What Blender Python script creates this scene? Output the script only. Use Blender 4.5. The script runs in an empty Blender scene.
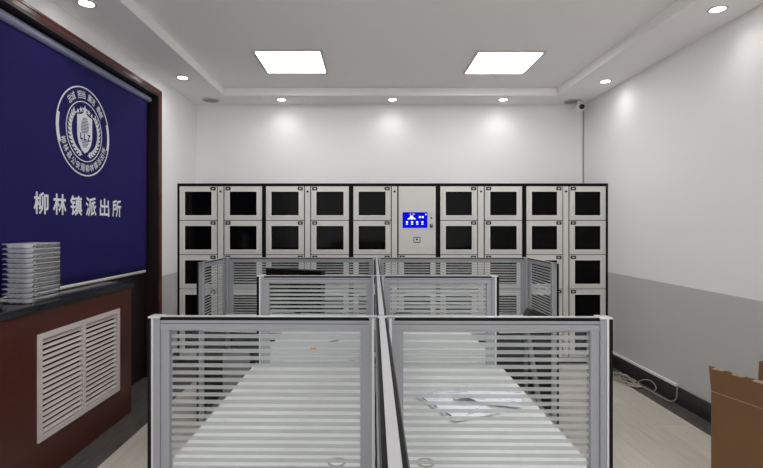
import bpy, bmesh, math, random
from mathutils import Vector, Matrix
random.seed(7)
sc = bpy.context.scene
COL = sc.collection
F, PX, PY, CH = 475.0, 368.0, 226.5, 1.5     # focal length in pixels, horizon point of the photograph, eye height

# ------------------------------------------------------------------ materials
def nodes_of(name):
    m = bpy.data.materials.new(name); m.use_nodes = True
    nt = m.node_tree; b = nt.nodes['Principled BSDF']
    return m, nt, b
def srgb(r, g, b):
    f = lambda c: (c/255/12.92) if c/255 <= .04045 else ((c/255+.055)/1.055)**2.4
    return (f(r), f(g), f(b), 1)
def mat(name, col, rough=.5, metal=0.0, spec=.5, noise=0.0, nscale=8.0, stretch=(1,1,1), bump=0.0):
    m, nt, b = nodes_of(name)
    b.inputs['Base Color'].default_value = col
    b.inputs['Roughness'].default_value = rough
    b.inputs['Metallic'].default_value = metal
    b.inputs['Specular IOR Level'].default_value = spec
    if noise > 0 or bump > 0:
        tc = nt.nodes.new('ShaderNodeTexCoord'); mp = nt.nodes.new('ShaderNodeMapping')
        mp.inputs['Scale'].default_value = stretch
        nz = nt.nodes.new('ShaderNodeTexNoise'); nz.inputs['Scale'].default_value = nscale
        nz.inputs['Detail'].default_value = 6
        nt.links.new(tc.outputs['Object'], mp.inputs['Vector']); nt.links.new(mp.outputs['Vector'], nz.inputs['Vector'])
        if noise > 0:
            mx = nt.nodes.new('ShaderNodeMix'); mx.data_type = 'RGBA'
            lo = tuple(c*(1-noise) for c in col[:3])+(1,); hi = tuple(min(1, c*(1+noise)) for c in col[:3])+(1,)
            mx.inputs[6].default_value = lo; mx.inputs[7].default_value = hi
            nt.links.new(nz.outputs['Fac'], mx.inputs[0]); nt.links.new(mx.outputs[2], b.inputs['Base Color'])
        if bump > 0:
            bp = nt.nodes.new('ShaderNodeBump'); bp.inputs['Strength'].default_value = bump
            bp.inputs['Distance'].default_value = .01
            nt.links.new(nz.outputs['Fac'], bp.inputs['Height']); nt.links.new(bp.outputs['Normal'], b.inputs['Normal'])
    return m
def emis(name, col, s):
    m, nt, b = nodes_of(name)
    b.inputs['Base Color'].default_value = (0,0,0,1)
    b.inputs['Specular IOR Level'].default_value = 0
    b.inputs['Emission Color'].default_value = col; b.inputs['Emission Strength'].default_value = s
    return m

M = {}
def wall_mat():
    m, nt, b = nodes_of('wall paint with grey dado')
    tc = nt.nodes.new('ShaderNodeTexCoord'); sp = nt.nodes.new('ShaderNodeSeparateXYZ')
    lt = nt.nodes.new('ShaderNodeMath'); lt.operation = 'LESS_THAN'; lt.inputs[1].default_value = 1.002
    mx = nt.nodes.new('ShaderNodeMix'); mx.data_type = 'RGBA'
    mx.inputs[6].default_value = (.83,.82,.825,1); mx.inputs[7].default_value = srgb(190,190,190)
    rg = nt.nodes.new('ShaderNodeMapRange'); rg.inputs[3].default_value = .65; rg.inputs[4].default_value = .32
    nt.links.new(tc.outputs['Object'], sp.inputs[0]); nt.links.new(sp.outputs['Z'], lt.inputs[0])
    nt.links.new(lt.outputs[0], mx.inputs[0]); nt.links.new(mx.outputs[2], b.inputs['Base Color'])
    nt.links.new(lt.outputs[0], rg.inputs[0]); nt.links.new(rg.outputs[0], b.inputs['Roughness'])
    return m
M['wall'] = wall_mat()
M['ceil'] = mat('ceiling paint', (.92,.905,.90,1), .8)
def floor_mat():
    m, nt, b = nodes_of('beige plank tile')
    tc = nt.nodes.new('ShaderNodeTexCoord'); mp = nt.nodes.new('ShaderNodeMapping')
    mp.inputs['Rotation'].default_value = (0,0,math.pi/2)
    br = nt.nodes.new('ShaderNodeTexBrick'); br.offset = .35
    br.inputs['Scale'].default_value = 1; br.inputs['Brick Width'].default_value = 1.2; br.inputs['Row Height'].default_value = .2
    br.inputs['Mortar Size'].default_value = .0015
    br.inputs['Color1'].default_value = srgb(204,197,186); br.inputs['Color2'].default_value = srgb(194,187,176)
    br.inputs['Mortar'].default_value = srgb(168,160,150)
    nz = nt.nodes.new('ShaderNodeTexNoise'); nz.inputs['Scale'].default_value = 5; nz.inputs['Detail'].default_value = 8
    mp2 = nt.nodes.new('ShaderNodeMapping'); mp2.inputs['Scale'].default_value = (12,.8,1)
    mx = nt.nodes.new('ShaderNodeMix'); mx.data_type = 'RGBA'; mx.blend_type = 'MULTIPLY'; mx.inputs[0].default_value = .35
    cr = nt.nodes.new('ShaderNodeValToRGB'); cr.color_ramp.elements[0].color = (.62,.6,.57,1); cr.color_ramp.elements[0].position = .3; cr.color_ramp.elements[1].position = .65
    L = nt.links.new
    L(tc.outputs['Object'], mp.inputs[0]); L(mp.outputs[0], br.inputs[0]); L(tc.outputs['Object'], mp2.inputs[0]); L(mp2.outputs[0], nz.inputs[0])
    L(nz.outputs['Fac'], cr.inputs[0]); L(br.outputs['Color'], mx.inputs[6]); L(cr.outputs[0], mx.inputs[7]); L(mx.outputs[2], b.inputs['Base Color'])
    b.inputs['Roughness'].default_value = .42
    return m
M['floor'] = floor_mat()
M['strip'] = mat('dark grey wood border', srgb(78,75,71), .5, noise=.95, nscale=6, stretch=(10,.8,1))
M['base'] = mat('black skirting', srgb(38,38,40), .4)
M['wood'] = mat('dark red brown wood', srgb(76,36,28), .38, noise=.3, nscale=4, stretch=(1,1.2,9))
M['jamb'] = mat('dark brown jamb', srgb(31,18,16), .45, noise=.25, nscale=4, stretch=(3,3,.5))
M['casing'] = mat('reddish casing', srgb(88,42,36), .3, noise=.2, nscale=4, stretch=(3,3,.5))
M['granite'] = mat('black granite', srgb(26,26,29), .14, noise=.5, nscale=90)
M['banner'] = mat('navy fabric', srgb(33,29,88), .8, spec=.12, noise=.1, nscale=3)
M['white'] = mat('white print', srgb(225,225,232), .7)
M['tube'] = mat('blue grey tube', srgb(132,138,165), .4)
M['cream'] = mat('cream rod', srgb(222,220,212), .45)
M['grille'] = mat('grey white grille paint', srgb(206,196,194), .5)
M['dark'] = mat('dark cavity', srgb(14,12,12), .8)
M['alu'] = mat('satin aluminium', srgb(148,149,154), .38, metal=.0, noise=.04, nscale=3, stretch=(1,1,.2))
M['alucap'] = mat('bright aluminium cap', srgb(205,205,208), .34, metal=.55)
M['gasket'] = mat('black gasket', srgb(9,9,10), .55, spec=.15)
M['lip'] = mat('dark grey edge trim', srgb(84,84,88), .5, spec=.3)
M['lower'] = mat('charcoal panel cloth', srgb(17,17,19), .9, spec=.1, noise=.2, nscale=200)
M['legm'] = mat('grey steel leg', srgb(128,128,130), .45)
M['desk'] = mat('pale grey laminate', srgb(208,211,208), .42, noise=.02, nscale=20)
M['deskedge'] = mat('desk edge band', srgb(205,210,208), .5)
M['locker'] = mat('silver grey powder coat', srgb(210,208,204), .45, noise=.02, nscale=60)
M['lockerlip'] = mat('lighter moulded lip', srgb(218,216,212), .35)
M['lockerblack'] = mat('black locker frame', srgb(7,7,8), .6, spec=.15)
M['window'] = mat('smoked black glass', srgb(5,5,6), .09, spec=.10)
M['badge'] = mat('black badge', srgb(14,14,16), .4)
M['badgew'] = mat('badge marking', srgb(215,213,208), .5)
M['screenblue'] = emis('lit blue screen', srgb(10,14,232), .9)
M['screenwhite'] = emis('lit white graphics', (.85,.9,1,1), 1.3)
M['panel'] = emis('LED panel', (1,.995,.99,1), 16.0)
M['lampdisc'] = emis('LED downlight', (1,.99,.97,1), 16.0)
M['frame'] = mat('white light frame', srgb(205,200,196), .4)
M['speaker'] = mat('speaker grille', srgb(158,154,146), .7)
M['whiteplastic'] = mat('white plastic', srgb(225,224,220), .35)
M['blackplastic'] = mat('black plastic', srgb(12,12,13), .35)
M['blackscreen'] = mat('black screen', srgb(6,6,7), .25)
M['card'] = mat('brown cardboard', srgb(118,85,54), .85, noise=.12, nscale=7, stretch=(1,1,.4))
M['torn'] = mat('torn paper tape', srgb(176,160,142), .9, noise=.3, nscale=30)
M['cardedge'] = mat('dark corrugated edge', srgb(96,66,42), .9)
M['cable'] = mat('grey beige cable', srgb(168,160,146), .5)
M['orange'] = mat('orange plastic', srgb(230,140,50), .5)
M['pen'] = mat('grey plastic', srgb(120,122,124), .4)
def paper_mat(name, seed):
    m, nt, b = nodes_of(name)
    tc = nt.nodes.new('ShaderNodeTexCoord'); sp = nt.nodes.new('ShaderNodeSeparateXYZ')
    L = nt.links.new; L(tc.outputs['Object'], sp.inputs[0])
    nz = nt.nodes.new('ShaderNodeTexNoise'); nz.inputs['Scale'].default_value = 26; nz.inputs['Detail'].default_value = 4
    mp = nt.nodes.new('ShaderNodeMapping'); mp.inputs['Scale'].default_value = (.5,2.6,1); mp.inputs['Location'].default_value = (seed,seed,0)
    L(tc.outputs['Object'], mp.inputs[0]); L(mp.outputs[0], nz.inputs[0])
    g = nt.nodes.new('ShaderNodeMath'); g.operation = 'GREATER_THAN'; g.inputs[1].default_value = .6
    L(nz.outputs['Fac'], g.inputs[0])
    mx = nt.nodes.new('ShaderNodeMix'); mx.data_type = 'RGBA'
    mx.inputs[6].default_value = srgb(232,234,240); mx.inputs[7].default_value = srgb(170,172,196)
    L(g.outputs[0], mx.inputs[0]); L(mx.outputs[2], b.inputs['Base Color']); b.inputs['Roughness'].default_value = .8
    return m
M['paper'] = paper_mat('printed paper', 0.0)
M['ink'] = mat('dark blue print', srgb(92,92,128), .8)

def strip_glass():
    # a clear pane with frosted film bands, 22.5 mm pitch
    m = bpy.data.materials.new('striped frosted glass'); m.use_nodes = True
    nt = m.node_tree; nt.nodes.clear(); N = nt.nodes.new; L = nt.links.new
    out = N('ShaderNodeOutputMaterial')
    tc = N('ShaderNodeTexCoord'); sp = N('ShaderNodeSeparateXYZ'); L(tc.outputs['Object'], sp.inputs[0])
    ad = N('ShaderNodeMath'); ad.operation = 'ADD'; ad.inputs[1].default_value = .00746; L(sp.outputs['Z'], ad.inputs[0])
    dv = N('ShaderNodeMath'); dv.operation = 'DIVIDE'; dv.inputs[1].default_value = .0224; L(ad.outputs[0], dv.inputs[0])
    fr = N('ShaderNodeMath'); fr.operation = 'FRACT'; L(dv.outputs[0], fr.inputs[0])
    lt = N('ShaderNodeMath'); lt.operation = 'LESS_THAN'; lt.inputs[1].default_value = .54; L(fr.outputs[0], lt.inputs[0])
    clear = N('ShaderNodeMixShader'); tr = N('ShaderNodeBsdfTransparent'); tr.inputs[0].default_value = (.985,.99,.99,1)
    gl = N('ShaderNodeBsdfGlossy'); gl.inputs['Roughness'].default_value = .03
    clear.inputs[0].default_value = .015; L(tr.outputs[0], clear.inputs[1]); L(gl.outputs[0], clear.inputs[2])
    df = N('ShaderNodeBsdfDiffuse'); df.inputs[0].default_value = (.56,.58,.585,1)
    tl = N('ShaderNodeBsdfTranslucent'); tl.inputs[0].default_value = (.56,.58,.585,1)
    m1 = N('ShaderNodeMixShader'); m1.inputs[0].default_value = .5; L(df.outputs[0], m1.inputs[1]); L(tl.outputs[0], m1.inputs[2])
    m2 = N('ShaderNodeMixShader'); m2.inputs[0].default_value = FROST; L(tr.outputs[0], m2.inputs[1]); L(m1.outputs[0], m2.inputs[2])
    fin = N('ShaderNodeMixShader'); L(lt.outputs[0], fin.inputs[0]); L(clear.outputs[0], fin.inputs[1]); L(m2.outputs[0], fin.inputs[2])
    L(fin.outputs[0], out.inputs[0])
    return m
FROST = .82
M['glass'] = strip_glass()
def clear_glass():
    m = bpy.data.materials.new('clear glass'); m.use_nodes = True
    nt = m.node_tree; nt.nodes.clear(); N = nt.nodes.new; L = nt.links.new
    out = N('ShaderNodeOutputMaterial'); tr = N('ShaderNodeBsdfTransparent'); tr.inputs[0].default_value = (.985,.99,.99,1)
    gl = N('ShaderNodeBsdfGlossy'); gl.inputs['Roughness'].default_value = .03
    mx = N('ShaderNodeMixShader'); mx.inputs[0].default_value = .015; L(tr.outputs[0], mx.inputs[1]); L(gl.outputs[0], mx.inputs[2])
    L(mx.outputs[0], out.inputs[0]); return m
M['clearglass'] = clear_glass()
def clear_plastic():
    m = bpy.data.materials.new('clear plastic'); m.use_nodes = True
    nt = m.node_tree; nt.nodes.clear(); N = nt.nodes.new; L = nt.links.new
    out = N('ShaderNodeOutputMaterial')
    tr = N('ShaderNodeBsdfTransparent'); tr.inputs[0].default_value = (.93,.93,.95,1)
    gl = N('ShaderNodeBsdfGlossy'); gl.inputs['Roughness'].default_value = .12
    df = N('ShaderNodeBsdfDiffuse'); df.inputs[0].default_value = (.86,.86,.92,1)
    fz = N('ShaderNodeFresnel'); fz.inputs[0].default_value = 1.5
    a = N('ShaderNodeMixShader'); a.inputs[0].default_value = .36; L(tr.outputs[0], a.inputs[1]); L(df.outputs[0], a.inputs[2])
    c = N('ShaderNodeMixShader'); L(fz.outputs[0], c.inputs[0]); L(a.outputs[0], c.inputs[1]); L(gl.outputs[0], c.inputs[2])
    L(c.outputs[0], out.inputs[0]); return m
M['clear'] = clear_plastic()

# ------------------------------------------------------------------ mesh helpers
class MB:
    def __init__(s): s.bm = bmesh.new(); s.mats = []
    def mi(s, m):
        if m not in s.mats: s.mats.append(m)
        return s.mats.index(m)
    def _fin(s, verts, m, smooth=False):
        i = s.mi(m); fs = set()
        for v in verts:
            for f in v.link_faces: fs.add(f)
        for f in fs: f.material_index = i; f.smooth = smooth
    def box(s, x0, x1, y0, y1, z0, z1, m, bev=0):
        r = bmesh.ops.create_cube(s.bm, size=1)
        vs = r['verts']
        for v in vs:
            v.co = Vector(((x0+x1)/2+v.co.x*(x1-x0), (y0+y1)/2+v.co.y*(y1-y0), (z0+z1)/2+v.co.z*(z1-z0)))
        if bev > 0:
            es = list({e for v in vs for e in v.link_edges})
            r2 = bmesh.ops.bevel(s.bm, geom=es, offset=bev, segments=2, affect='EDGES', profile=.5)
            vs = list({v for f in r2['faces'] for v in f.verts} | {v for v in vs if v.is_valid})
        s._fin(vs, m); return vs
    def cyl(s, p0, p1, r0, m, r1=None, seg=24, smooth=True):
        p0 = Vector(p0); p1 = Vector(p1); d = p1-p0
        r = bmesh.ops.create_cone(s.bm, cap_ends=True, segments=seg, radius1=r0, radius2=r0 if r1 is None else r1, depth=d.length)
        q = d.to_track_quat('Z', 'Y').to_matrix().to_4x4()
        for v in r['verts']: v.co = q @ v.co + (p0+p1)/2
        s._fin(r['verts'], m, smooth)
        for v in r['verts']:
            for f in v.link_faces:
                if len(f.verts) > 4: f.smooth = False
        return r['verts']
    def sphere(s, c, r, m, sc=(1,1,1)):
        q = bmesh.ops.create_uvsphere(s.bm, u_segments=20, v_segments=12, radius=r)
        for v in q['verts']: v.co = Vector((v.co.x*sc[0]+c[0], v.co.y*sc[1]+c[1], v.co.z*sc[2]+c[2]))
        s._fin(q['verts'], m, True)
    def prism(s, pts, z0, z1, m, axis='z'):
        def P(a, b, c): return Vector((a,b,c)) if axis == 'z' else (Vector((a,c,b)) if axis == 'y' else Vector((c,a,b)))
        lo = [s.bm.verts.new(P(a,b,z0)) for a,b in pts]; hi = [s.bm.verts.new(P(a,b,z1)) for a,b in pts]
        n = len(pts); s.bm.faces.new(lo[::-1]); s.bm.faces.new(hi)
        for i in range(n): s.bm.faces.new((lo[i], lo[(i+1)%n], hi[(i+1)%n], hi[i]))
        s._fin(lo+hi, m)
    def ring(s, c, r0, r1, h0, h1, m, seg=64, a0=0, a1=2*math.pi, ax=None):
        # flat annulus (or arc) in local XY between heights h0,h1
        full = abs(a1-a0-2*math.pi) < 1e-6; n = seg; q = []
        for i in range(n if full else n+1):
            a = a0+(a1-a0)*i/n; co, si = math.cos(a), math.sin(a)
            q.append([s.bm.verts.new((c[0]+r*co, c[1]+r*si, h)) for r,h in ((r0,h0),(r1,h0),(r1,h1),(r0,h1))])
        k = len(q)
        for i in range(k if full else k-1):
            A, B = q[i], q[(i+1)%k]
            for j in range(4): s.bm.faces.new((A[j], A[(j+1)%4], B[(j+1)%4], B[j]))
        if not full: s.bm.faces.new(q[0]); s.bm.faces.new(q[-1][::-1])
        s._fin([v for a in q for v in a], m)
    def tube(s, pts, r, m, seg=8):
        pts = [Vector(p) for p in pts]; rings = []
        for i, p in enumerate(pts):
            t = (pts[min(i+1,len(pts)-1)]-pts[max(i-1,0)]).normalized()
            up = Vector((0,0,1)) if abs(t.z) < .95 else Vector((1,0,0))
            a = t.cross(up).normalized(); b = t.cross(a).normalized()
            rings.append([s.bm.verts.new(p+a*r*math.cos(2*math.pi*k/seg)+b*r*math.sin(2*math.pi*k/seg)) for k in range(seg)])
        for A, B in zip(rings, rings[1:]):
            for k in range(seg): s.bm.faces.new((A[k], A[(k+1)%seg], B[(k+1)%seg], B[k]))
        s.bm.faces.new(rings[0]); s.bm.faces.new(rings[-1][::-1])
        s._fin([v for q in rings for v in q], m, True)
    def build(s, name, parent=None, xf=None):
        if xf is not None: s.bm.transform(xf)
        bmesh.ops.recalc_face_normals(s.bm, faces=s.bm.faces[:])
        me = bpy.data.meshes.new(name); s.bm.to_mesh(me); s.bm.free()
        for m in s.mats: me.materials.append(m)
        o = bpy.data.objects.new(name, me); COL.objects.link(o)
        if parent: o.parent = parent
        return o
def box(name, x0, x1, y0, y1, z0, z1, m, parent=None, bev=0):
    b = MB(); b.box(x0,x1,y0,y1,z0,z1,m,bev); return b.build(name, parent)
def tag(o, label, cat, group=None, kind=None):
    o['label'] = label; o['category'] = cat
    if group: o['group'] = group
    if kind: o['kind'] = kind
    return o
def thing(name, label, cat, loc=(0,0,0), rz=0, group=None):
    o = bpy.data.objects.new(name, None); COL.objects.link(o); o.empty_display_size = .1
    o.location = loc; o.rotation_euler = (0,0,rz)
    return tag(o, label, cat, group)
def struct(o): o['kind'] = 'structure'; return o
def copy_part(o, parent):
    c = o.copy(); COL.objects.link(c); c.parent = parent; return c

# ------------------------------------------------------------------ the room
XL, XR, YB, YF, ZC, ZS = -2.085, 2.625, 5.78, -2.2, 3.07, 2.985
OY0, OY1, OZ = .9, 4.735, 2.81                    # panelled opening in the left wall
struct(box('floor', XL-.25, XR+.2, YF-.2, YB+.2, -.1, 0, M['floor']))
struct(box('ceiling', XL-.25, XR+.2, YF-.2, YB+.2, ZC, ZC+.1, M['ceil']))
struct(box('wall_back', XL-.25, XR+.2, YB, YB+.2, 0, ZC, M['wall']))
struct(box('wall_right', XR, XR+.2, YF, YB, 0, ZC, M['wall']))
# front wall left out so an added plain bright backdrop lights the room
b = MB()
b.box(XL-.25, XL, OY1, YB, 0, ZC, M['wall']); b.box(XL-.25, XL, OY0, OY1, OZ, ZC, M['wall']); b.box(XL-.25, XL, YF, OY0, 0, ZC, M['wall'])
struct(b.build('wall_left'))
# soffit round three sides of the tray ceiling
b = MB(); b.box(XL, XR, 5.385, YB, ZS, ZC, M['ceil']); struct(b.build('trim_1'))
b = MB(); b.box(XL, -1.632, YF, 5.385, ZS, ZC, M['ceil']); struct(b.build('trim_2'))
b = MB(); b.box(2.147, XR, YF, 5.385, ZS, ZC, M['ceil']); struct(b.build('trim_3'))
struct(box('trim_8', XR-.014, XR, YB-.012, YB, 1.96, ZS, M['speaker']))   # thin cable duct in the corner
# dark wood lining of the opening, and its reddish casing
b = MB()
b.box(XL-.25, XL-.135, OY0, OY1, 0, OZ, M['jamb'])
b.box(XL-.135, XL+.004, OY1-.02, OY1, 0, OZ, M['jamb']); b.box(XL-.135, XL+.004, OY0, OY0+.02, 0, OZ, M['jamb'])
b.box(XL-.135, XL+.004, OY0, OY1, OZ-.02, OZ, M['jamb'])
struct(b.build('trim_4'))
b = MB()
for a, c in ((0, .032), (.032, .048)):
    t = .006 if a == 0 else .011
    b.box(XL, XL+t, OY1+a, OY1+c, 0, OZ+c, M['casing']); b.box(XL, XL+t, OY0, OY1+a, OZ+a, OZ+c, M['casing'])
struct(b.build('trim_5'))
struct(box('baseboard_right', XR-.016, XR, YF, 5.2, 0, .145, M['base']))
struct(box('baseboard_left', XL, XL+.012, OY1+.08, YB, 0, .145, M['base']))
struct(box('baseboard_back', XL+.012, XR-.016, YB-.012, YB, 0, .145, M['base']))
b = MB(); b.box(2.453, XR-.016, YF, 5.2, 0, .003, M['strip']); struct(b.build('trim_6'))
b = MB(); b.box(XL-.135, -1.685, OY0, 5.2, 0, .003, M['strip']); struct(b.build('trim_7'))

# ------------------------------------------------------------------ ceiling lights
def ceiling_panel(x, y, label):
    t = thing('ceiling_panel_light', label, 'ceiling light', (x,y,ZC), 0, 'square LED ceiling panels')
    f = MB(); w, v = .315, .29
    f.box(-w, w, -w, -v, -.012, 0, M['frame']); f.box(-w, w, v, w, -.012, 0, M['frame'])
    f.box(-w, -v, -v, v, -.012, 0, M['frame']); f.box(v, w, -v, v, -.012, 0, M['frame'])
    f.build('frame', t); box('diffuser', -v, v, -v, v, -.008, -.001, M['panel'], t)
ceiling_panel(-.72, 4.53, 'square white LED ceiling panel on the left, nearer the navy banner')
ceiling_panel(1.285, 4.555, 'square white LED ceiling panel on the right, nearer the security camera')
for x, y, w in ((-.72, 1.55, 'left, over the nearest desk'), (1.285, 1.55, 'right, over the nearest desk'), (-.72, -1.1, 'left, behind the viewer'), (1.285, -1.1, 'right, behind the viewer')):  # unseen panels, added to brighten the surfaces facing the camera
    ceiling_panel(x, y, 'added unseen square white LED ceiling panel, '+w)

SPOT_W = 4.2
def downlight(x, y, label, tilt=(0,0)):
    t = thing('downlight', label, 'downlight', (x,y,ZS), 0, 'recessed downlights in the soffit')
    f = MB(); f.ring((0,0), .046, .060, -.006, 0, M['frame'], 32); f.build('trim_ring', t)
    d = MB(); d.cyl((0,0,-.005), (0,0,-.001), .046, M['lampdisc'], seg=28); d.build('lens', t)
    l = bpy.data.lights.new('downlight_beam', 'SPOT'); l.energy = SPOT_W; l.spot_size = math.radians(150); l.spot_blend = 1.0
    l.shadow_soft_size = .03; l.color = (1,.985,.965)
    o = bpy.data.objects.new('beam', l); COL.objects.link(o); o.parent = t; o.location = (0,0,-.02)
for x, w in ((-1.01, 'leftmost'), (.285, 'middle one'), (1.58, 'rightmost')):
    downlight(x, 5.55, 'round downlight in the soffit along the back wall, '+w)
downlight(2.424, 4.85, 'round downlight in the right soffit, nearest the back corner')
downlight(2.385, 3.24, 'round downlight in the right soffit at the top right of the picture')
downlight(-1.847, 4.73, 'round downlight in the left soffit near the casing corner')
downlight(-1.87, 3.156, 'round downlight in the left soffit at the top edge, above the navy banner')

for x, y, w in ((-1.84, 5.56, 'left'), (2.42, 5.62, 'right')):
    t = thing('ceiling_speaker', 'flat round grey ceiling speaker in the back %s corner of the soffit' % w, 'speaker', (x,y,ZS), 0, 'round ceiling speakers')
    f = MB(); f.ring((0,0), .085, .1, -.012, 0, M['frame'], 40); f.build('rim', t)
    f = MB(); f.cyl((0,0,-.010), (0,0,0), .085, M['speaker'], seg=40); f.build('grille', t)
t = thing('security_camera', 'small white dome security camera with black lens in the back right corner', 'camera', (2.495,5.60,ZS), 0)
f = MB(); f.cyl((0,.0,-.05), (0,0,0), .034, M['whiteplastic']); f.build('mount', t)
f = MB(); f.sphere((0,-.01,-.082), .056, M['whiteplastic']); f.build('housing', t)
f = MB(); f.cyl((0,-.052,-.086), (-.002,-.066,-.088), .030, M['blackplastic']); f.sphere((0,-.064,-.087), .026, M['blackplastic']); f.build('lens', t)

# ------------------------------------------------------------------ lockers along the back wall
YCAB = 5.2
def cx(px): return (px-PX)*YCAB/F
def cz(py): return CH-(py-PY)*YCAB/F
K = YCAB/F
rows = [(186.4+34.3*i, 186.4+34.3*i+33.6) for i in range(5)]
def door(parent, x0, x1, z0, z1, lock_right):
    w, h = x1-x0, z1-z0; m = .0575*1.0; n = .061
    d = MB(); y0, y1 = -.006, .010
    L_, l2 = M['locker'], M['lockerlip']
    d.box(x0, x0+m, y0, y1, z0, z1, L_); d.box(x1-m, x1, y0, y1, z0, z1, L_)
    d.box(x0+m, x1-m, y0, y1, z1-n*.95, z1, L_); d.box(x0+m, x1-m, y0, y1, z0, z0+n*.85, L_)
    # moulded lip round the window
    a0, a1, c0, c1 = x0+m-.014, x1-m+.014, z0+n*.85-.014, z1-n*.95+.014; g = .012
    d.box(a0, a0+g, y0-.005, y0, c0, c1, l2); d.box(a1-g, a1, y0-.005, y0, c0, c1, l2)
    d.box(a0+g, a1-g, y0-.005, y0, c1-g, c1, l2); d.box(a0+g, a1-g, y0-.005, y0, c0, c0+g, l2)
    o = d.build('door', parent)
    box('window', x0+m, x1-m, y0+.006, y1, z0+n*.85, z1-n*.95, M['window'], o)
    k = MB(); lx = (x1-.040) if lock_right else (x0+.040); lz = z1-.025
    k.box(lx-.028, lx+.028, y0-.004, y0, lz-.019, lz+.019, M['badge'], .004)
    k.box(lx-.012, lx+.012, y0-.0045, y0-.003, lz-.005, lz+.005, M['badgew'])
    k.build('lock_badge', o)
units = [ # outer left, right; column A; strip; column B
 (176.7,264.0, (179.8,216.9), (218.0,223.4), (224.6,261.9), 'silver glass door locker cabinet at the left end of the row'),
 (264.0,351.0, (266.2,304.0), (305.0,310.2), (311.2,348.8), 'silver glass door locker cabinet second from the left end'),
 (351.0,438.0, (353.4,390.8), (391.8,397.2), (398.6,435.6), 'locker cabinet with the blue touch screen control panel'),
 (438.0,524.2, (440.4,477.0), (478.0,483.6), (484.8,521.8), 'silver glass door locker cabinet just right of the blue touch screen'),
 (524.2,608.4, (526.4,562.2), (563.2,568.2), (569.4,605.4), 'silver glass door locker cabinet at the right end by the right wall'),
]
for ui, (l, r, A, S, B, lab) in enumerate(units):
    xc = cx((l+r)/2); W = (r-l)*K/2
    t = thing('locker_cabinet', lab, 'locker', (xc, YCAB, 0), 0, 'row of locker cabinets along the back wall')
    top = cz(183.4); q = MB(); bl = M['lockerblack']
    q.box(-W+.001, W-.001, .012, .54, .0, top, bl)
    fw = .020
    q.box(-W+.001, -W+fw, -.004, .012, 0, top, bl); q.box(W-fw, W-.001, -.004, .012, 0, top, bl)
    q.box(-W+fw, W-fw, -.004, .012, top-.017, top, bl); q.box(-W+fw, W-fw, -.004, .012, 0, cz(357.6), bl)
    q.build('carcass', t)
    L0 = lambda p: cx(p)-xc
    s = MB(); s.box(L0(S[0]), L0(S[1]), -.005, .011, cz(rows[4][1]), cz(rows[0][0]), M['locker'])
    st = s.build('centre_strip', t)
    k = MB(); zc = cz(191.5); k.cyl((L0(sum(S)/2), -.012, zc), (L0(sum(S)/2), -.005, zc), .012, M['badge'], seg=16); k.build('key_lock', st)
    for ri, (y0, y1) in enumerate(rows):
        door(t, L0(A[0]), L0(A[1]), cz(y1), cz(y0), True)
        if ui == 2 and ri < 2: continue
        door(t, L0(B[0]), L0(B[1]), cz(y1), cz(y0), False)
    if ui == 2:
        p = box('control_panel', L0(B[0]), L0(B[1]), -.007, .011, cz(rows[1][1]), cz(rows[0][0]), M['locker'], t, .002)
        f = MB()
        X = lambda px: cx(px)-xc
        f.box(X(402.0), X(427.9), -.010, -.006, cz(228.4), cz(211.7), M['cream'])
        f.box(X(402.5), X(427.4), -.0115, -.009, cz(227.9), cz(212.2), M['screenblue'])
        def gl(a, c, e, g): f.box(X(a), X(e), -.0122, -.011, cz(g), cz(c), M['screenwhite'])
        gl(410.0,215.6,413.0,217.2); gl(408.8,217.4,414.2,218.2); gl(407.6,218.3,415.6,219.3); gl(409.5,213.9,411,214.4); gl(412.4,213.9,414.6,214.4)
        gl(418.8,216.2,420.6,218.0); gl(421.6,216.2,423.6,218.0); gl(425.2,213.6,426.2,215.2)
        for i in range(4):
            a = 405.9+i*5.15; gl(a,221.2,a+1.9,223.4); gl(a-.2,224.2,a+2.1,224.7)
        f.build('touch_screen', p)
        f = MB(); f.box(X(429.9), X(432.6), -.016, -.007, cz(227.6), cz(223.9), M['badge'], .003); f.cyl((X(431.3),-.017,cz(225)), (X(431.3),-.015,cz(225)), .006, M['badgew'], seg=12); f.build('card_reader', p)
        f = MB(); f.cyl((X(431.2),-.010,cz(218)), (X(431.2),-.007,cz(218)), .010, M['badge'], seg=16); f.build('indicator_button', p)
        f = MB(); f.cyl((X(431.2),-.009,cz(214.6)), (X(431.2),-.007,cz(214.6)), .006, M['speaker'], seg=12); f.build('small_sensor', p)
        f = MB(); x0, x1, z0, z1 = X(413.4), X(420.3), cz(242.6), cz(237.0)
        f.box(x0,x1,-.010,-.007,z0,z1,M['badge'],.002); f.box(x0+.008,x1-.008,-.0115,-.009,z0+.008,z1-.008,M['locker'],.001)
        f.cyl(((x0+x1)/2,-.013,(z0+z1)/2+.006), ((x0+x1)/2,-.011,(z0+z1)/2+.006), .012, M['badge'], seg=14); f.build('panel_lock', p)

# ------------------------------------------------------------------ left side: radiator counter, banner, containers
t = thing('radiator_counter', 'dark red wood radiator counter with black granite top under the navy banner', 'counter', (-2.05, 2.5, 0))
def rel(o): return o
ox, oy = -2.05, 2.5
y0, y1, xf, xb = .95, 3.84, -1.915, -2.215
gy0, gy1, gz0, gz1 = 2.748, 3.650, .243, .872
b = MB()
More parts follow.
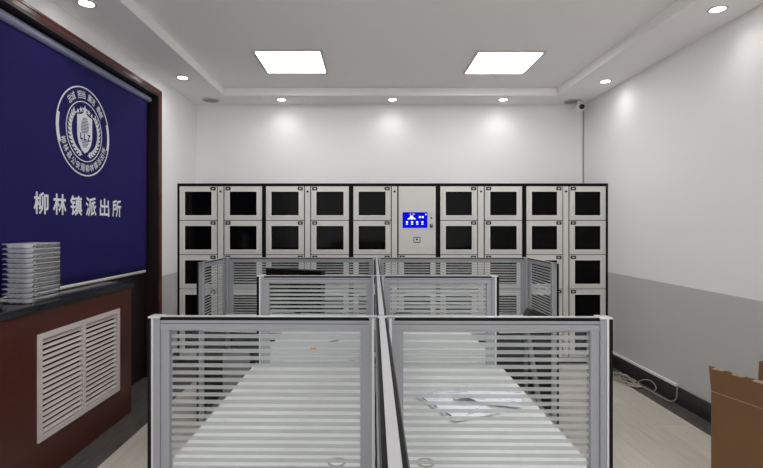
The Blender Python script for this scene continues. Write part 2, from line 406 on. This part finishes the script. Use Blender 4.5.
# body built round the grille opening
b.box(xb-ox, xf-ox, y0-oy, gy0-oy, .003, 1.008, M['wood']); b.box(xb-ox, xf-ox, gy1-oy, y1-oy, .003, 1.008, M['wood'])
b.box(xb-ox, xf-ox, gy0-oy, gy1-oy, .003, gz0, M['wood']); b.box(xb-ox, xf-ox, gy0-oy, gy1-oy, gz1, 1.008, M['wood'])
b.box(xb-ox, xf-.12-ox, gy0-oy, gy1-oy, gz0, gz1, M['dark'])
b.build('body', t)
b = MB(); b.box(xb-ox, xf+.016-ox, y0-oy, y1+.012-oy, 1.008, 1.052, M['granite'], .004); b.build('countertop', t)
b = MB(); fr = .034; g = M['grille']; xo = xf-ox
b.box(xo-.02, xo+.010, gy0-oy, gy0+fr-oy, gz0, gz1, g); b.box(xo-.02, xo+.010, gy1-fr-oy, gy1-oy, gz0, gz1, g)
b.box(xo-.02, xo+.010, gy0+fr-oy, gy1-fr-oy, gz0, gz0+fr, g); b.box(xo-.02, xo+.010, gy0+fr-oy, gy1-fr-oy, gz1-fr, gz1, g)
gm = (gy0+gy1)/2-oy
b.box(xo-.02, xo+.008, gm-.014, gm+.014, gz0+fr, gz1-fr, g)
gr = b.build('grille', t)
n = 17; pitch = (gz1-gz0-2*fr)/n
for (a, c) in ((gy0+fr-oy, gm-.014), (gm+.014, gy1-fr-oy)):
    b = MB()
    for i in range(n):
        z = gz0+fr+(i+.5)*pitch
        b.prism([(xo-.014, z+.004), (xo-.012, z+.007), (xo+.004, z-.007), (xo+.002, z-.010)], a, c, g, 'y')
    b.build('louvre_slats', gr)

# banner
XB = -2.165
t = thing('banner', 'navy blue roller banner with white police emblem and lettering on the left wall', 'banner', (XB, 3.0, 1.05))
zb = lambda z: z-1.05
by0, by1 = 1.3, 4.643
b = MB(); NY, NZ = 60, 20; grid = []
for i in range(NY+1):
    y = by0+(by1-by0)*i/NY
    col = []
    for j in range(NZ+1):
        z = 1.075+(2.74-1.075)*j/NZ
        x = .004*math.sin(y*2.3+.8)*(1-j/NZ)+.0025*math.sin(y*5.1+z*1.4)
        col.append(b.bm.verts.new((x*.6, y-3.0, zb(z))))
    grid.append(col)
for i in range(NY):
    for j in range(NZ): b.bm.faces.new((grid[i][j], grid[i+1][j], grid[i+1][j+1], grid[i][j+1]))
b._fin([v for c in grid for v in c], M['banner'], True)
o = b.build('fabric', t)
md = o.modifiers.new('thick', 'SOLIDIFY'); md.thickness = .002; md.offset = -1
b = MB(); b.cyl((.005, by0-3.0-.03, zb(2.748)), (.005, by1-3.0+.035, zb(2.748)), .030, M['tube'], seg=24); b.build('roller_tube', t)
b = MB(); b.box(-.03, .03, by1-3.0+.03, by1-3.0+.045, zb(2.715), zb(2.765), M['jamb']); b.build('bracket', t)
b = MB(); b.cyl((.006, by0-3.0, zb(1.0665)), (.006, by1-3.05, zb(1.0665)), .0135, M['cream'], seg=16); b.build('bottom_rod', t)

TXF = Matrix(((0,0,1,0),(1,0,0,0),(0,1,0,0),(0,0,0,1)))     # text X -> world Y, text Y -> world Z, face +X
def glyph_polys(ch):
    c = bpy.data.curves.new('t', 'FONT'); c.body = ch; c.size = 1; c.resolution_u = 2
    c.fill_mode = 'FRONT'
    ob = bpy.data.objects.new('t', c); COL.objects.link(ob)
    bpy.context.view_layer.update(); dg = bpy.context.evaluated_depsgraph_get()
    me = bpy.data.meshes.new_from_object(ob.evaluated_get(dg))
    vs = [v.co.copy() for v in me.vertices]; fs = [tuple(p.vertices) for p in me.polygons]
    bpy.data.objects.remove(ob); bpy.data.curves.remove(c); bpy.data.meshes.remove(me)
    return vs, fs
def add_glyph(mb, ch, cxy, w, h, rot=0, bold=0.0, m=None, lift=.006):
    # heavier strokes: the glyph laid several times with tiny offsets
    if bold > 0:
        co, si = math.cos(rot), math.sin(rot)
        for k in range(8):
            a = k*math.pi/4; dx, dy = bold*w*math.cos(a), bold*h*math.sin(a)
            add_glyph(mb, ch, (cxy[0]+dx*co-dy*si, cxy[1]+dx*si+dy*co), w*(1-2*bold), h*(1-2*bold), rot, 0, m, lift+k*.00002)
        return
    vs, fs = glyph_polys(ch)
    x0, x1 = min(v.x for v in vs), max(v.x for v in vs); y0, y1 = min(v.y for v in vs), max(v.y for v in vs)
    co, si = math.cos(rot), math.sin(rot); nv = []
    for v in vs:
        a = (v.x-(x0+x1)/2)/(x1-x0)*w; d = (v.y-(y0+y1)/2)/(y1-y0)*h
        nv.append(mb.bm.verts.new((cxy[0]+a*co-d*si, cxy[1]+a*si+d*co, lift)))
    for f in fs:
        try: mb.bm.faces.new([nv[i] for i in f])
        except ValueError: pass
    mb._fin(nv, m or M['white'])
b = MB()
txt = '柳林镇派出所'
for i, ch in enumerate(txt):
    add_glyph(b, ch, (3.139-3.0+i*.1886, zb(1.655)), .142, .148, 0, .024)
b.build('lettering', t, TXF)
# round emblem
b = MB(); ec = (3.625-3.0, zb(2.222)); R = .338; wm = M['white']; H0, H1 = .0045, .0062
b.ring(ec, R-.010, R, H0, H1, wm, 96)
b.ring(ec, .222, .229, H0, H1, wm, 80)
for a in (0, math.pi):
    b.ring(ec, R-.030, R-.012, H0, H1, wm, 20, a-.36+(.06 if a == 0 else .10), a+.30+(.06 if a == 0 else .10))
for i, ch in enumerate('忠诚担当廉洁奉献'):
    a = math.radians(132-(i*10.2+(i//2)*7.0)); rr = .278
    add_glyph(b, ch, (ec[0]+rr*math.cos(a), ec[1]+rr*math.sin(a)), .050, .060, a-math.pi/2, .012)
low = '柳林县公安局柳林镇派出所'
for i, ch in enumerate(low):
    a = math.radians(-158+i*(136/(len(low)-1))); rr = .277
    add_glyph(b, ch, (ec[0]+rr*math.cos(a), ec[1]+rr*math.sin(a)), .05, .058, a+math.pi/2, .012)
def star(c, r, rot=0):
    pts = []
    for k in range(10):
        a = math.pi/2+rot+k*math.pi/5; q = r if k % 2 == 0 else r*.42
        pts.append((c[0]+q*math.cos(a), c[1]+q*math.sin(a)))
    b.prism(pts, H0, H1, wm)
for k, (da, r) in enumerate(((32,.019),(17,.024),(0,.036),(-17,.024),(-32,.019))):
    a = math.radians(90+da); star((ec[0]+.165*math.cos(a), ec[1]+.165*math.sin(a)), r, math.radians(da))
def leaf(c, a, L, w):
    d = Vector((math.cos(a), math.sin(a))); n = Vector((-d.y, d.x)); c = Vector(c)
    b.prism([tuple(c), tuple(c+d*L*.45+n*w), tuple(c+d*L), tuple(c+d*L*.45-n*w)], H0, H1, wm)
for sgn in (-1, 1):
    for k in range(13):
        a = math.radians(-90+sgn*(14+k*9.6)); rr = .182
        p = (ec[0]+rr*math.cos(a), ec[1]+rr*math.sin(a)); tan = a+sgn*math.pi/2
        leaf(p, tan+.55, .044, .009); leaf(p, tan-.55, .044, .009)
    b.ring(ec, .180, .184, H0, H1, wm, 24, *sorted((math.radians(-90+sgn*10), math.radians(-90+sgn*132))))
# shield with a hatched landmark and letters
sh = [(-.085,.105),(-.04,.115),(0,.135),(.04,.115),(.085,.105),(.085,-.03),(.07,-.085),(.035,-.13),(0,-.15),(-.035,-.13),(-.07,-.085),(-.085,-.03)]
b.prism([(ec[0]+x*1.12, ec[1]+y*1.1) for x, y in sh], H0-.0012, H1-.0012, wm)
nb = M['banner']
for k in range(11):
    z = -.015+k*.011; hw = .062*(1-((k-4)/9)**2)
    b.prism([(ec[0]-hw+.01, ec[1]+z), (ec[0]+hw-.012, ec[1]+z+.012), (ec[0]+hw-.012, ec[1]+z+.017), (ec[0]-hw+.01, ec[1]+z+.005)], H0, H1-.0004, nb)
for k in range(5):
    z = -.078-k*.011; hw = .05-.006*k
    b.prism([(ec[0]-hw, ec[1]+z), (ec[0]+hw, ec[1]+z+.008), (ec[0]+hw, ec[1]+z+.013), (ec[0]-hw, ec[1]+z+.005)], H0, H1-.0004, nb)
for i, ch in enumerate('LLZ'):
    add_glyph(b, ch, (ec[0]-.044+i*.046, ec[1]-.04), .038, .05, 0, .05, nb, H1+.0006)
b.build('emblem', t, TXF)

# nested clear containers on the counter
def tray_mesh():
    # thin walled tub with ribbed sides and an outward rim; origin at its base centre
    bm = MB(); hx, hy, h = .092, .148, .0284
    def loop(sx, sy, z, wob):
        pts = []; n = 64
        for k in range(n):
            a = 2*math.pi*(k+.5)/n; c, d = math.cos(a), math.sin(a)
            q = (abs(c)**7+abs(d)**7)**(-1/7)*(1+wob*math.cos(k*math.pi/2))
            pts.append((sx*q*c, sy*q*d))
        return [bm.bm.verts.new((a, c, z)) for a, c in pts]
    Ls = [loop(hx*.95, hy*.97, 0, 0), loop(hx*.97, hy*.98, .004, .002), loop(hx*.985, hy*.99, h-.006, .004), loop(hx*.98, hy*.985, h-.004, 0),
          loop(hx, hy, h, 0), loop(hx, hy, h-.006, 0)]
    for A, B in zip(Ls, Ls[1:]):
        for k in range(len(A)): bm.bm.faces.new((A[k], A[(k+1)%len(A)], B[(k+1)%len(A)], B[k]))
    bm.bm.faces.new(Ls[0])
    bm._fin([v for q in Ls for v in q], M['clear'], True)
    return bm
proto = tray_mesh().build('plastic_container')
NT = 12
for i in range(NT):
    o = proto if i == 0 else proto.copy()
    if i: COL.objects.link(o)
    o.location = (-2.036+random.uniform(-.002,.002), 2.885+random.uniform(-.003,.003), 1.0535+i*.0290)
    o.rotation_euler = (0, 0, random.uniform(-.015,.015))
    w = 'bottom tub of the clear plastic stack, resting on the black counter' if i == 0 else ('topmost clear plastic tub of the stack on the black counter' if i == NT-1 else
        'clear plastic tub in the stack on the counter, %s above the bottom one' % ('first','second','third','fourth','fifth','sixth','seventh','eighth','ninth','tenth')[i-1])
    tag(o, w, 'container', 'nested clear plastic containers on the counter')

# ------------------------------------------------------------------ workstations (a cluster turned slightly about the eye point)
ROT = -.012
def WS(x, y): return (.0245+x*math.cos(ROT)-y*math.sin(ROT), x*math.sin(ROT)+y*math.cos(ROT), 0)
TOP = 1.2262
def pane(x0, x1, z0, z1, t):
    # clear sheet with the banded film stuck on one face only
    b = MB(); b.box(x0, x1, -.003, .003, z0, z1, M['clearglass']); k = b.mi(M['glass'])
    b.bm.normal_update()
    for f in b.bm.faces:
        if f.normal.y < -.9: f.material_index = k
    return b.build('glass_pane', t)
def screen(label, x, y, length, rz, lower_z=.72, post=(1,1), inset=(0,0), edge=(0,0), thick=.032, group='glass partition screens of the workstation', lowm='lower', stand=0.0, capgap=0.0, ipw=.016, sside=0):
    """a framed glass screen; local +X runs along it, starting at its origin"""
    t = thing('partition_screen', label, 'partition', (x,y,stand), rz, group)
    h = thick/2; zt = TOP-stand; a = M['alu']; x0, x1 = inset[0], length-inset[1]
    Z = lambda z: z-stand
    # rail: thin cap, dark groove, aluminium rail
    b = MB(); b.box(x0, x1, -.009, .009, zt-.002, zt, M['alucap']); b.build('top_cap', t)
    b = MB(); b.box(x0, x1, -h+.001, h-.001, zt-.011, zt-.002, M['gasket']); b.build('gasket', t)
    pws = (ipw, .027)
    b = MB(); b.box(x0, x1, -h, h, zt-.020, zt-.011, a); b.box(x0, x1, -h+.003, h-.003, zt-.022, zt-.020, M['gasket']); b.box(x0, x1, -h+.0005, h-.0005, zt-.040, zt-.022, a); b.build('top_rail', t)
    sx0 = x0+(pws[0] if post[0] else 0); sx1 = x1-(pws[1] if post[1] else 0)
    for i, e in enumerate(post):
        if not e: continue
        pw = pws[i]; p0, p1 = (x0, x0+pw) if i == 0 else (x1-pw, x1)
        b = MB()
        b.box(p0, p1, -h-.0005, h+.0005, .0, zt-.004, a)
        out, inn = (p0, p1) if i == 0 else (p1, p0); s = 1 if i == 0 else -1
        b.box(*sorted((out+s*.001, out+s*.008)), -h-.003, h+.003, 0, zt-.004, M['alucap'])
        b.box(*sorted((inn-s*.007, inn)), -h-.0025, h+.0025, 0, zt-.004, a)
        p = b.build('post', t)
        b = MB(); b.box(p0-(.008 if i == 0 else .002), p1+(.008 if i == 1 else .002), -h-(.006 if i else .001), h+(.006 if i else .001), zt-.004, zt+(.0015 if i else .0005), M['alucap'] if i else M['alu'], .0008); b.build('post_cap', p)
        if sside and i == 0:
            b = MB(); b.box(p0, p1, *sorted((sside*(h+.001), sside*(h+.017))), 0, zt-.006, M['gasket']); b.build('edge_strip', p)
        if edge[i]:
            b = MB(); b.box(*sorted((out, out-s*edge[i])), -h+.001, h-.001, 0, zt-.006, M['gasket']); b.build('edge_strip', p)
    st = .027
    b = MB(); b.box(sx0, sx0+st, -h+.003, h-.003, Z(lower_z), zt-.040, a); b.build('stile', t)
    b = MB(); b.box(sx1-st, sx1, -h+.003, h-.003, Z(lower_z), zt-.040, a); b.build('stile', t)
    b = MB(); b.box(sx0+st, sx1-st, -h+.003, h-.003, Z(lower_z-.03), Z(lower_z), a); b.build('bottom_rail', t)
    pane(sx0+st-.002, sx1-st+.002, Z(lower_z), zt-.038, t)
    if stand < .1: box('lower_panel', sx0, sx1, -h+.006, h-.006, .05, lower_z-.03, M[lowm], t)
    return t
D1, D2, D3N, D3F = 1.45, 2.65, 3.60, 4.20
HW, SP = .70, .022
def cross(y, side, length, label, **k):
    if side > 0: ax, ay, _ = WS(SP, y); return screen(label, ax, ay, length-SP, ROT, **k)
    ax, ay, _ = WS(-SP, y); return screen(label, ax, ay, length-SP, ROT+math.pi, **k)
cross(D1, -1, HW, 'nearest striped glass screen, left half of the front partition, before the left white desk', edge=(0,.012))
cross(D1, 1, HW-.018, 'nearest striped glass screen, right half of the front partition, before the desk with papers', edge=(0,.012))
cross(D2, -1, .662, 'middle striped glass screen on the left, in front of the black monitor', edge=(0,.014))
cross(D2, 1, .655, 'middle striped glass screen on the right, between the two right desks', edge=(0,.014))
WW = 1.325
cross(D3F, -1, WW, 'long far striped glass screen on the left, in front of the lockers', post=(1,1))
cross(D3F, 1, WW, 'long far striped glass screen on the right, under the blue touch screen locker', post=(1,1))
for s, w in ((-1,'left'), (1,'right')):
    ax, ay, _ = WS(s*WW+(.016 if s > 0 else -.016), D3N)
    screen('short striped glass wing screen at the %s end of the far workstation' % w, ax, ay, D3F+.016-D3N, ROT+math.pi/2, thick=.030, ipw=.03, sside=(1 if s < 0 else -1))
# spine running towards the camera, in three lengths
def spine(y0, y1, label):
    ax, ay, _ = WS(0, y0)
    t = thing('partition_screen', label, 'partition', (ax,ay,0), ROT+math.pi/2, 'glass partition screens of the workstation')
    L = y1-y0; a = M['alu']
    b = MB(); b.box(0, L, -.0083, .0083, TOP-.002, TOP+.002, M['alucap'], .001); b.build('top_cap', t)
    b = MB(); b.box(0, L, -.0150, .0150, TOP-.012, TOP-.002, M['gasket']); b.build('gasket', t)
    b = MB(); b.box(0, L, -.0175, -.0150, TOP-.022, TOP-.006, M['lip']); b.box(0, L, .0150, .0175, TOP-.022, TOP-.006, M['lip']); b.box(0, L, -.0135, .0135, TOP-.040, TOP-.012, a); b.build('top_rail', t)
    for q in (0, L-.03): box('stile', q, q+.03, -.0135, .0135, .69, TOP-.040, a, t)
    box('bottom_rail', .03, L-.03, -.0135, .0135, .69, .72, a, t)
    pane(.028, L-.028, .72, TOP-.038, t)
    box('lower_panel', 0, L, -.010, .010, .05, .69, M['lower'], t)
    for q in ((L-.03,) if L > .5 else ()): box('joint_cap', q, L, -.013, .013, TOP+.002, TOP+.0045, M['alucap'], t, .001)
    for q in (.012, L-.05): box('foot', q, q+.038, -.013, .013, 0, .05, M['legm'], t)
spine(.36, D1-.012, 'nearest length of the central spine partition, its bright rail running towards the viewer')
spine(D1+.012, D2-.012, 'middle length of the central spine partition, between the two front desks')
spine(D2+.012, D3F-.012, 'farthest length of the central spine partition, behind the middle screens')
# round the crossing: bright joint caps belong to the spine tops
DT, DB = .730, .705
def desk(label, side, y0, y1, wing=False):
    t = thing('desk', label, 'desk', WS(0, y0), ROT, 'white workstation desks')
    x0, x1 = .020, (.677 if side > 0 else .69); L = y1-y0
    pts = [(x0,0),(x1,0),(x1,L),(x0,L)]
    if wing: pts = [(x0,0),(x1,0),(x1,D3N-.07-y0),(WW-.014,D3N-.02-y0),(WW-.014,L),(x0,L)]
    pts = [(side*a, c) for a, c in pts]
    b = MB(); b.prism(pts, DB, DT, M['desk']); top = b.build('desktop', t)
    # cable grommet
    b = MB(); gx, gy = side*.145, .075
    b.ring((gx,gy), .022, .030, DT-.001, DT+.002, M['speaker'], 32); b.build('grommet', t)
    b = MB(); b.cyl((gx,gy,DT), (gx,gy,DT+.0008), .022, M['whiteplastic'], seg=28); b.prism([(gx-.004,gy-.004),(gx+.018,gy-.002),(gx+.014,gy+.012),(gx,gy+.014)], DT+.0008, DT+.0012, M['dark']); b.build('grommet_cover', t)
    for yy in ((.05,) if wing else (.05, L-.09)):
        q = MB(); q.box(*sorted((side*.60, side*.64)), yy, yy+.04, 0, DB, M['legm']); q.build('leg', t)
    return t
desk('long white desk on the left behind the front glass screen', -1, D1+.024, D2-.022)
desk('white desk on the right with two printed papers behind the front glass screen', 1, D1+.024, D2-.022)
dl = desk('far left white corner desk with the black monitor', -1, D2+.022, D3F-.024, True)
dr = desk('far right white corner desk with the small black box', 1, D2+.022, D3F-.024, True)
b = MB(); b.box(-1.20, -.99, D3N+.06-D2, D3N+.075-D2, 0, DB-.16, M['legm']); b.build('panel_leg', dl)
b = MB(); yy = D3N+.03-D2
b.prism([(1.135,DB),(1.165,DB),(1.281,0),(1.251,0)], yy-.02, yy+.02, M['legm'], 'y'); b.build('leg', dr)

# things on the desks
mx, my = -.575, 3.72; ang = math.atan2(3.54-3.75, -.35+.813)
t = thing('monitor', 'black computer monitor on the far left desk, rising above the middle glass screen', 'monitor', (mx, my, DT+.001), ang)
b = MB(); b.box(-.11, .11, -.03, .13, 0, .012, M['blackplastic'], .004); b.build('base', t)
b = MB(); b.box(-.025, .025, .04, .065, .012, .30, M['blackplastic'], .004); b.build('stand', t)
b = MB(); b.box(-.268, .255, -.01, .035, .10, .436, M['blackplastic'], .004); b.build('housing', t)
box('display', -.258, .245, -.0115, -.009, .112, .426, M['blackscreen'], t)
t = thing('black_box', 'small flat black box standing on the far right desk beside the spine', 'box', (.30, 3.98, DT), .1)
b = MB(); b.prism([(-.10,0),(.10,0),(.10,.030),(.03,.052),(-.04,.052),(-.10,.02)], -.05, .05, M['blackplastic'], 'y'); b.build('casing', t)
b = MB(); b.box(-.03,.03,-.053,-.049,.012,.026,M['badge']); b.build('front_strip', t)
t = thing('black_case', 'small black wedge shaped case on the far right desk by the wing screen', 'case', (1.29, 3.64, DT), .0)
b = MB(); b.prism([(-.085,0),(.085,0),(.085,.092),(.07,.10),(-.035,.140),(-.055,.138),(-.085,.097)], -.05, .05, M['blackplastic'], 'y'); b.build('body', t)
b = MB(); b.box(-.03,.03,-.053,-.049,.05,.062,M['badge']); b.build('clasp', t)

def sheet(name, P, U, V, label, zz, curl):
    # a sheet with its own size; P corner, U and V its side vectors on the desk
    P, U, V = Vector(P), Vector(U), Vector(V); lu, lv = U.length, V.length
    ang = math.atan2(U.y, U.x); b = MB(); n = 12; g = []
    for i in range(n+1):
        r = []
        for j in range(n+1):
            u, v = i/n, j/n
            r.append(b.bm.verts.new((u*lu, v*lv, curl(u,v))))
        g.append(r)
    for i in range(n):
        for j in range(n): b.bm.faces.new((g[i][j], g[i+1][j], g[i+1][j+1], g[i][j+1]))
    b._fin([q for r in g for q in r], M['paper'], True)
    o = b.build(name); o.location = (P.x, P.y, zz); o.rotation_euler = (0,0,ang)
    md = o.modifiers.new('thick','SOLIDIFY'); md.thickness = .0006; md.offset = 1
    tag(o, label, 'paper', 'printed papers on the right desk'); return o
q = 1.0336
A, B_, C_ = Vector((.207,2.088,0)), Vector((.329,1.796,0)), Vector((.527,1.887,0))
A, B_, C_ = A*q, B_*q, C_*q
s1 = sheet('paper_sheet', B_, C_-B_, A-B_, 'printed paper sheet lying nearer the front glass screen on right desk', DT+.0006, lambda u,v: .002+.006*max(0,1-6*u)*(.4+.6*v)+.003*(1-v)**6)
P, Q = Vector((.36,2.02,0))*q, Vector((.62,1.925,0))*q; U = (Q-P); V = Vector((-U.y, U.x, 0)).normalized()*.2
s2 = sheet('paper_sheet', P, U, V, 'printed paper sheet farther back on the right desk, overlapping the other', DT+.0075, lambda u,v: .002+.016*max(0,1-4*v)*max(0,math.sin(u*math.pi*2.2))**2)
def ink(o, quads, zz):
    b = MB()
    for (x0,x1,y0,y1) in quads: b.box(x0,x1,y0,y1,zz,zz+.0005,M['ink'])
    b.build('print', o)
ink(s1, [(.012,.020,.05,.12),(.012,.020,.15,.20),(.012,.018,.23,.29)], .0085)
t = box('eraser', -.018, .018, -.012, .012, 0, .012, M['orange'], None, .002); t.location = (-.342, 2.985, DT); t.rotation_euler = (0,0,.4)
tag(t, 'tiny orange eraser lying on the far left white desk', 'eraser')
b = MB(); b.cyl((-.06,0,.0045), (.05,0,.0045), .0045, M['pen'], seg=10); b.cyl((.05,0,.0045), (.062,0,.0045), .0045, M['dark'], .0012, seg=10)
o = b.build('pen'); o.location = (-.242,3.16,DT); o.rotation_euler = (0,0,.75); tag(o, 'thin grey pen lying on the far left white desk', 'pen')

# ------------------------------------------------------------------ right wall: raceway, cable, cardboard box
o = box('cable_raceway', XR-.024, XR, 4.02, 5.18, .1455, .166, M['whiteplastic'], None, .002)
tag(o, 'thin white cable raceway on top of the black skirting by the right wall', 'raceway')
def smooth(pts, n=8):
    pts = [Vector(p) for p in pts]; out = []
    for i in range(len(pts)-1):
        p0, p1, p2, p3 = pts[max(i-1,0)], pts[i], pts[i+1], pts[min(i+2,len(pts)-1)]
        for k in range(n):
            s = k/n
            out.append(.5*((2*p1)+(-p0+p2)*s+(2*p0-5*p1+4*p2-p3)*s*s+(-p0+3*p1-3*p2+p3)*s**3))
    return out+[pts[-1]]
cab = [(2.610,4.012,.155),(2.603,4.0,.152),(2.592,3.985,.12),(2.585,3.99,.05),(2.572,4.05,.012),(2.565,4.18,.009),(2.555,4.35,.012)]
for k in range(34):
    a = k*.72; rx = .055+.035*math.sin(k*1.9); ry = .17+.07*math.cos(k*1.3)
    cab.append((2.495+rx*math.cos(a)+.012*math.sin(k*2.7), 4.60+ry*math.sin(a), .010+.018*abs(math.sin(k*1.1))))
cab += [(2.56,4.50,.03),(2.585,4.42,.075),(2.59,4.33,.085),(2.585,4.26,.05),(2.565,4.28,.010)]
b = MB(); b.tube(smooth(cab, 6), .0048, M['cable'], 6); o = b.build('network_cable')
tag(o, 'tangled grey cable on the floor hanging from the white raceway end', 'cable')

P0 = Vector((1.878,2.60)); U = Vector((.26,-.96)).normalized(); Wd = Vector((.965,.262)).normalized()
ang = math.atan2(U.y, U.x)
t = thing('cardboard_box', 'open brown cardboard box with raised flaps by the right wall', 'box', (P0.x,P0.y,0), ang)
LB, WB, HB, FL = .62, .345, .60, .137; c = M['card']; e = .006
# local X runs along the long left side towards the viewer, local +Y to the right
def side(name, bm): return bm.build(name, t)
b = MB(); b.box(0, LB, 0, e, .004, HB, c); b.build('side_panel', t)
b = MB(); b.box(0, LB, WB-e, WB, .004, HB, c); b.build('side_panel', t)
b = MB(); b.box(0, e, e, WB-e, .004, HB, c); b.build('end_panel', t)
b = MB(); b.box(LB-e, LB, e, WB-e, .004, HB, c); b.build('end_panel', t)
b = MB(); b.box(e, LB-e, e, WB-e, .0, .008, c); b.build('bottom_panel', t)
def flap(y_in, lean, label_l):
    b = MB(); n = 24; g = []
    for i in range(n+1):
        u = i/n*LB; w = .0025*math.sin(i*2.1)+.002*math.sin(i*.9)
        r = []
        for z, yy in ((HB, y_in), (HB+FL*.5, y_in+lean*.5), (HB+FL+w, y_in+lean)):
            r.append((b.bm.verts.new((u-(.006*(z-HB)/FL if i == 0 else 0), yy, z)), b.bm.verts.new((u, yy+e, z))))
        g.append(r)
    for i in range(n):
        for j in range(2):
            A, B2, C2, D = g[i][j], g[i+1][j], g[i+1][j+1], g[i][j+1]
            b.bm.faces.new((A[0],B2[0],C2[0],D[0])); b.bm.faces.new((A[1],D[1],C2[1],B2[1]))
        A, B2 = g[i][2], g[i+1][2]; b.bm.faces.new((A[0],B2[0],B2[1],A[1]))
    for q in (g[0], g[-1]):
        for j in range(2): b.bm.faces.new((q[j][0], q[j+1][0], q[j+1][1], q[j][1]))
    b._fin([v for r in g for p in r for v in p], c)
    return b.build('flap', t)
f1 = flap(0, -.010, '')
f2 = flap(WB-e, .02, '')
b = MB()
for k in range(6):
    u0 = .012+k*.105
    b.prism([(u0,HB+FL-.012),(u0+.055,HB+FL-.010),(u0+.075,HB+FL+.001),(u0+.02,HB+FL+.002)], -.0118, -.0098+e, M['torn'], 'y')
b.build('torn_tape', f1)
b = MB(); b.box(0, LB, -.0006, .001, HB-.001, HB+.001, M['torn']); b.build('fold_line', t)

# ------------------------------------------------------------------ light, camera, view
w = bpy.data.worlds.new('room'); sc.world = w; w.use_nodes = True
w.node_tree.nodes['Background'].inputs[0].default_value = (1,1,1,1); w.node_tree.nodes['Background'].inputs[1].default_value = 1.5  # added white backdrop, brightens the ceiling and camera-facing surfaces through the open end
cam = bpy.data.cameras.new('camera'); co = bpy.data.objects.new('camera', cam); COL.objects.link(co)
co.location = (0,0,CH); co.rotation_euler = (math.pi/2,0,0)
cam.sensor_fit = 'HORIZONTAL'; cam.sensor_width = 36; cam.lens = 36*F/763; cam.shift_x = (381.5-PX)/763; cam.shift_y = -(234-PY)/763
cam.clip_start = .02
sc.camera = co
v = sc.view_settings; v.view_transform = 'Standard'; v.look = 'None'; v.gamma = 1; v.use_curve_mapping = False; v.exposure = -0.06
sc.cycles.transparent_max_bounces = 40; sc.cycles.max_bounces = 14; sc.cycles.diffuse_bounces = 8
